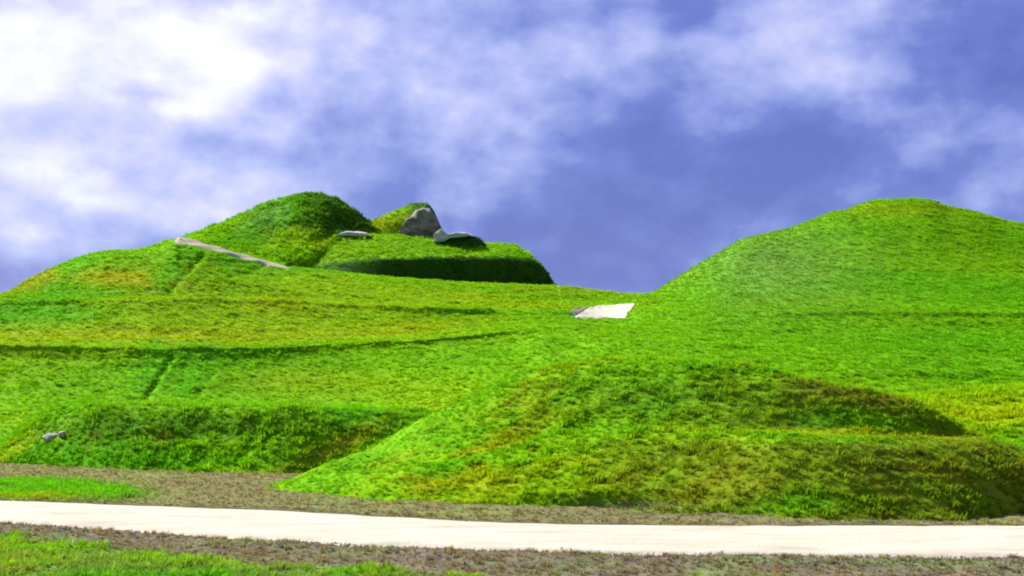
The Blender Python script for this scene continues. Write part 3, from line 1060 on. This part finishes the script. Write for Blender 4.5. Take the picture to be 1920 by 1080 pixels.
# eroded undercut along the foot
cut = gauss(S.px, S.py, 1160, 944, 120, 9)
S.P[..., 2] -= .16 * cut
S.P[..., 2] += .12 * gauss(S.px, S.py, 1130, 930, 150, 8)
S.finish()
px, py = S.px, S.py
c = base_tint(S.P, 123, 1.6)
wx = fbm(S.P[..., 0] / 1.1, S.P[..., 1] / .5, 125, 4)
c = blend(c, gauss(px, py, 640, 880, 200, 40, -24) * .9, np.array([.105, .31, .003]))
c = blend(c, gauss(px, py, 880, 745, 200, 30, -28) * .9, np.array([.10, .31, .003]))
c = blend(c, smooth(.62, 0, gauss(px, py, 0, 0, 1, 1)) * 0 + smooth(-.15, .5, wx) * gauss(px, py, 900, 830, 240, 62, -32) * .8, OCHRE)
c = blend(c, smooth(-.4, .4, wx) * gauss(px, py, 800, 895, 90, 28) * .7, OCHRE)
c = blend(c, smooth(-.3, .5, wx) * gauss(px, py, 1330, 905, 330, 45) * .6, (BROWN + OCHRE) / 2)
c = blend(c, smooth(-.4, .4, wx) * gauss(px, py, 1740, 890, 170, 60) * .8, BROWN)
c = blend(c, gauss(px, py, 1900, 905, 60, 30) * .6, OCHRE)
c = blend(c, smooth(1840, 1880, px) * (1 - smooth(855, 885, py)) * .8, np.array([.11, .33, .001]))
c = blend(c, smooth(-.6, .4, wx) * gauss(px, py, 1620, 750, 230, 40, 14) * .75, BROWN * .55)
c = blend(c, gauss(px, py, 1300, 750, 300, 50) * .55, DEEP * 1.5)  # dim upper slope facing the camera, its shade mixed into the tint
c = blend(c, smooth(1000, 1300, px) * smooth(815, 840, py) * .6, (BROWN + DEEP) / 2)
c = blend(c, gauss(px, py, 1450, 795, 170, 10) * .6, DEEP)  # shaded foot of the upper slope, darkened by colour
c = blend(c, smooth(-.4, .6, -wx) * gauss(px, py, 1420, 945, 460, 26) * .8, LUSH)
c = blend(c, smooth(4.3, 4.9, S.v)[:, None] * (px < 1650) * .6, np.array([.12, .29, .003]))
c = blend(c, gauss(px, py, 1650, 813, 240, 6, 2) * .6, OCHRE)
c = blend(c, gauss(px, py, 1175, 950, 110, 7) * .9, SOILC * .6)
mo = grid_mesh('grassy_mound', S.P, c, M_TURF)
tag(mo, 'big rough grassy mound right behind the pale front path', 'mound', kind='structure')
dn = 120 * (S.v[:, None] > .9) * (S.v[:, None] < 6.4) * np.ones_like(px) * (1 - .9 * gauss(px, py, 1175, 951, 100, 7))
lit = gauss(px, py, 700, 860, 260, 70, -25)
shf = np.exp(-((S.v[:, None] - 2.5) / .6) ** 2) * smooth(1380, 1500, px)
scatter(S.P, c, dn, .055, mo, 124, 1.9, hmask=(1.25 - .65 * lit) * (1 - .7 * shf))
MOUND = S

# ================================================================== ground, verge and front path
PU = [(-1200, 925), (-600, 933), (0, 945), (200, 952), (430, 960), (640, 971), (960, 987), (1300, 993), (1920, 993), (2600, 990), (3200, 985)]
PL = [(-1200, 950), (-600, 962), (0, 985), (200, 1000), (380, 1014), (640, 1027), (960, 1041), (1300, 1047), (1920, 1053), (2600, 1052), (3200, 1048)]
wU = np.array([unproject(x, y, gy(y))[:2] for x, y in PU])
wL = np.array([unproject(x, y, gy(y))[:2] for x, y in PL])


def yU(x):
    return pchip(wU[:, 0], wU[:, 1], x)


def yL(x):
    return pchip(wL[:, 0], wL[:, 1], x)


gx = np.concatenate([np.linspace(-30, -10, 90, endpoint=False), np.linspace(-10, 10, 420, endpoint=False), np.linspace(10, 30, 91)])
gyv = np.concatenate([np.linspace(4, 9, 15, endpoint=False), np.linspace(9, 24, 330, endpoint=False), np.linspace(24, 48, 161)])
GX, GY = np.meshgrid(gx, gyv)
rim = smooth(30, 27, np.abs(GX)) * smooth(4, 6, GY) * smooth(48, 45, GY)
fx = GX.reshape(-1)
dU = GY - yU(fx).reshape(GX.shape)       # beyond the far edge when positive
dL = yL(fx).reshape(GX.shape) - GY       # nearer than the near edge when positive
onp = np.minimum(-dU, -dL)               # positive on the path
Z = .03 * fbm(GX / 1.2, GY / 1.2, 131, 4) + .05 * fbm(GX / .22, GY / .22, 132, 3) * .5
Z += .05 * np.exp(-(dU / .35) ** 2) * (dU > -.1) + .04 * np.exp(-((dL - .3) / .4) ** 2) * (dL > -.1)
Z = np.where(onp > 0.12, -.05, Z)
Z = Z * rim + .012
G = np.stack([GX, GY, Z], -1)
px, py = project(G)
c = base_tint(G, 133, 1.8)
wob = .22 * fbm(GX / .5, GY / .5, 134, 4)
wob2 = fbm(GX / .9, GY / .45, 135, 4)
# near side: soil verge then grass
near_w = np.interp(px, [-400, 0, 250, 600, 900, 1300, 1920, 2400], [.9, 1.0, 1.3, 1.6, 1.75, 1.85, 1.8, 1.8])
k_near = (dL > -.2) * (1 - smooth(-.12, .12, dL - near_w + wob * 2.2))
c = blend(c, k_near, SOILC * .72)
c = blend(c, k_near * smooth(-.1, .5, wob2) * .45, (SOILC + 2 * LUSH) / 3)
c = blend(c, (dL > near_w) * smooth(-.3, .4, wob2) * .7, (SOILC + GREEN) / 2.6)
c = blend(c, (dL > near_w) * smooth(.2, .7, -wob2) * .5, YELLOW)
# far side: sparse trodden ground between path and mound / bank
k_far = (dU > -.2) * 1.0
sp = smooth(-.5, .5, wob2) * .35 + .5
c = blend(c, k_far * np.clip(sp + .22 + .2 * smooth(250, 420, px) * (1 - smooth(520, 640, px)), 0, 1), GREY * np.array([.95, .95, .8]))
isl = smooth(.15, .5, gauss(px, py + 6 * wob2, 60, 918, 200, 19, 2) + .06 * wob2)
c = blend(c, isl, np.array([.08, .29, .003]))
c = blend(c, isl * gauss(px, py, 60, 935, 90, 8) * .6, OCHRE)
c = blend(c, k_far * np.exp(-(dU / .16) ** 2) * .7, SOILC * .45)  # soil lip at the path edge, its thin shadow painted in
c = blend(c, k_far * gauss(px, py, 1180, 962, 220, 12) * .6, SOILC * .7)
ground = None
# the far plain, one sheet to the horizon, a little lower than the detailed ground
pl = 3000
rr_ = np.array([0, 1.0])
gxx = np.linspace(-pl, pl, 41)
PX, PYY = np.meshgrid(gxx, np.linspace(-pl, pl, 41))
pc = np.stack([PX, PYY, np.full_like(PX, -.06)], -1)
plain = grid_mesh('ground', pc, np.broadcast_to(GREEN, pc.shape).copy(), M_TURF)
tag(plain, 'flat grassy plain stretching away around the mounds', 'ground', kind='structure')
ground = grid_mesh('verge', G, c, M_TURF)
tag(ground, 'rough trodden grass and soil on both sides of the pale path', 'verge', kind='structure')
grassy = np.clip((1 - k_near) * (dL > 0) + isl * (dU > 0), 0, 1)
d1 = grassy * 210 * (GY < 46)
scatter(G, c, d1, .065, ground, 141, 1.4, margin=160, name='grass')
sparse = (k_near * (dL > .02) * 150 + (dL > 0) * (1 - k_near) * 60 + (dU > .05) * (1 - isl) * 75) * (GY < 36)
cdry = blend(c.copy(), np.full(c.shape[:2], .55), np.array([.19, .165, .09]))
scatter(G, cdry, sparse, .035, ground, 142, 1.7, margin=160, name='dry_grass', cmin=.5, cmax=1.4)

# pale path
xs = np.linspace(-24, 24, 700)
yu, yl = yU(xs), yL(xs)
yu = yu + .05 * fbm(xs / .35, xs * 0, 151, 4) + .02
yl = yl - .10 * fbm(xs / .5, xs * 0 + 3, 152, 4) - .02
m = 26
P = np.zeros((m, len(xs), 3))
for i in range(m):
    t = i / (m - 1)
    P[i, :, 0] = xs
    P[i, :, 1] = yl * (1 - t) + yu * t
    P[i, :, 2] = .045 + .05 * (1 - (2 * t - 1) ** 4) + .012 * fbm(xs / .8, P[i, :, 1] / .4, 153, 3)
P[0, :, 2] = P[-1, :, 2] = -.03
fp = grid_mesh('path', P, None, M_PATH)
tag(fp, 'wide cream gravel path crossing the foreground from side to side', 'path', kind='structure')

# loose crumbs of earth and gravel on the near verge (nobody could count them)
r = np.random.default_rng(9)
nst = 3200
sx = r.uniform(-9, 9, nst)
side = r.random(nst)
ynear = yL(sx) - np.abs(r.normal(0, .42, nst)) - .02
yfar = yU(sx) + np.abs(r.normal(0, .35, nst)) + .02
sy = np.where(side < .72, ynear, yfar)
sr = r.uniform(.006, .018, nst) * (1 + (r.random(nst) < .06) * .7)
oct_v = np.array([(1, 0, 0), (0, 1, 0), (-1, 0, 0), (0, -1, 0), (0, 0, .8), (0, 0, -.5)])
oct_f = np.array([(0, 1, 4), (1, 2, 4), (2, 3, 4), (3, 0, 4), (1, 0, 5), (2, 1, 5), (3, 2, 5), (0, 3, 5)])
ang = r.uniform(0, 6.28, nst)
base = oct_v[None] * (1 + r.uniform(-.3, .3, (nst, 6, 1)))
vx = base[..., 0] * np.cos(ang)[:, None] - base[..., 1] * np.sin(ang)[:, None]
vy = base[..., 0] * np.sin(ang)[:, None] + base[..., 1] * np.cos(ang)[:, None]
V = np.stack([vx, vy, base[..., 2]], -1) * sr[:, None, None] + np.stack([sx, sy, np.full(nst, .055)], -1)[:, None, :]
Ff = (oct_f[None] + (np.arange(nst) * 6)[:, None, None]).reshape(-1, 3)
me = bpy.data.meshes.new('earth_crumbs')
me.from_pydata(V.reshape(-1, 3).tolist(), [], Ff.tolist())
me.materials.append(M_SOIL)
o = bpy.data.objects.new('earth_crumbs', me)
COL.objects.link(o)
o.parent = ground
o['kind'] = 'stuff'
print('TUFTS', TOTAL_TUFTS)
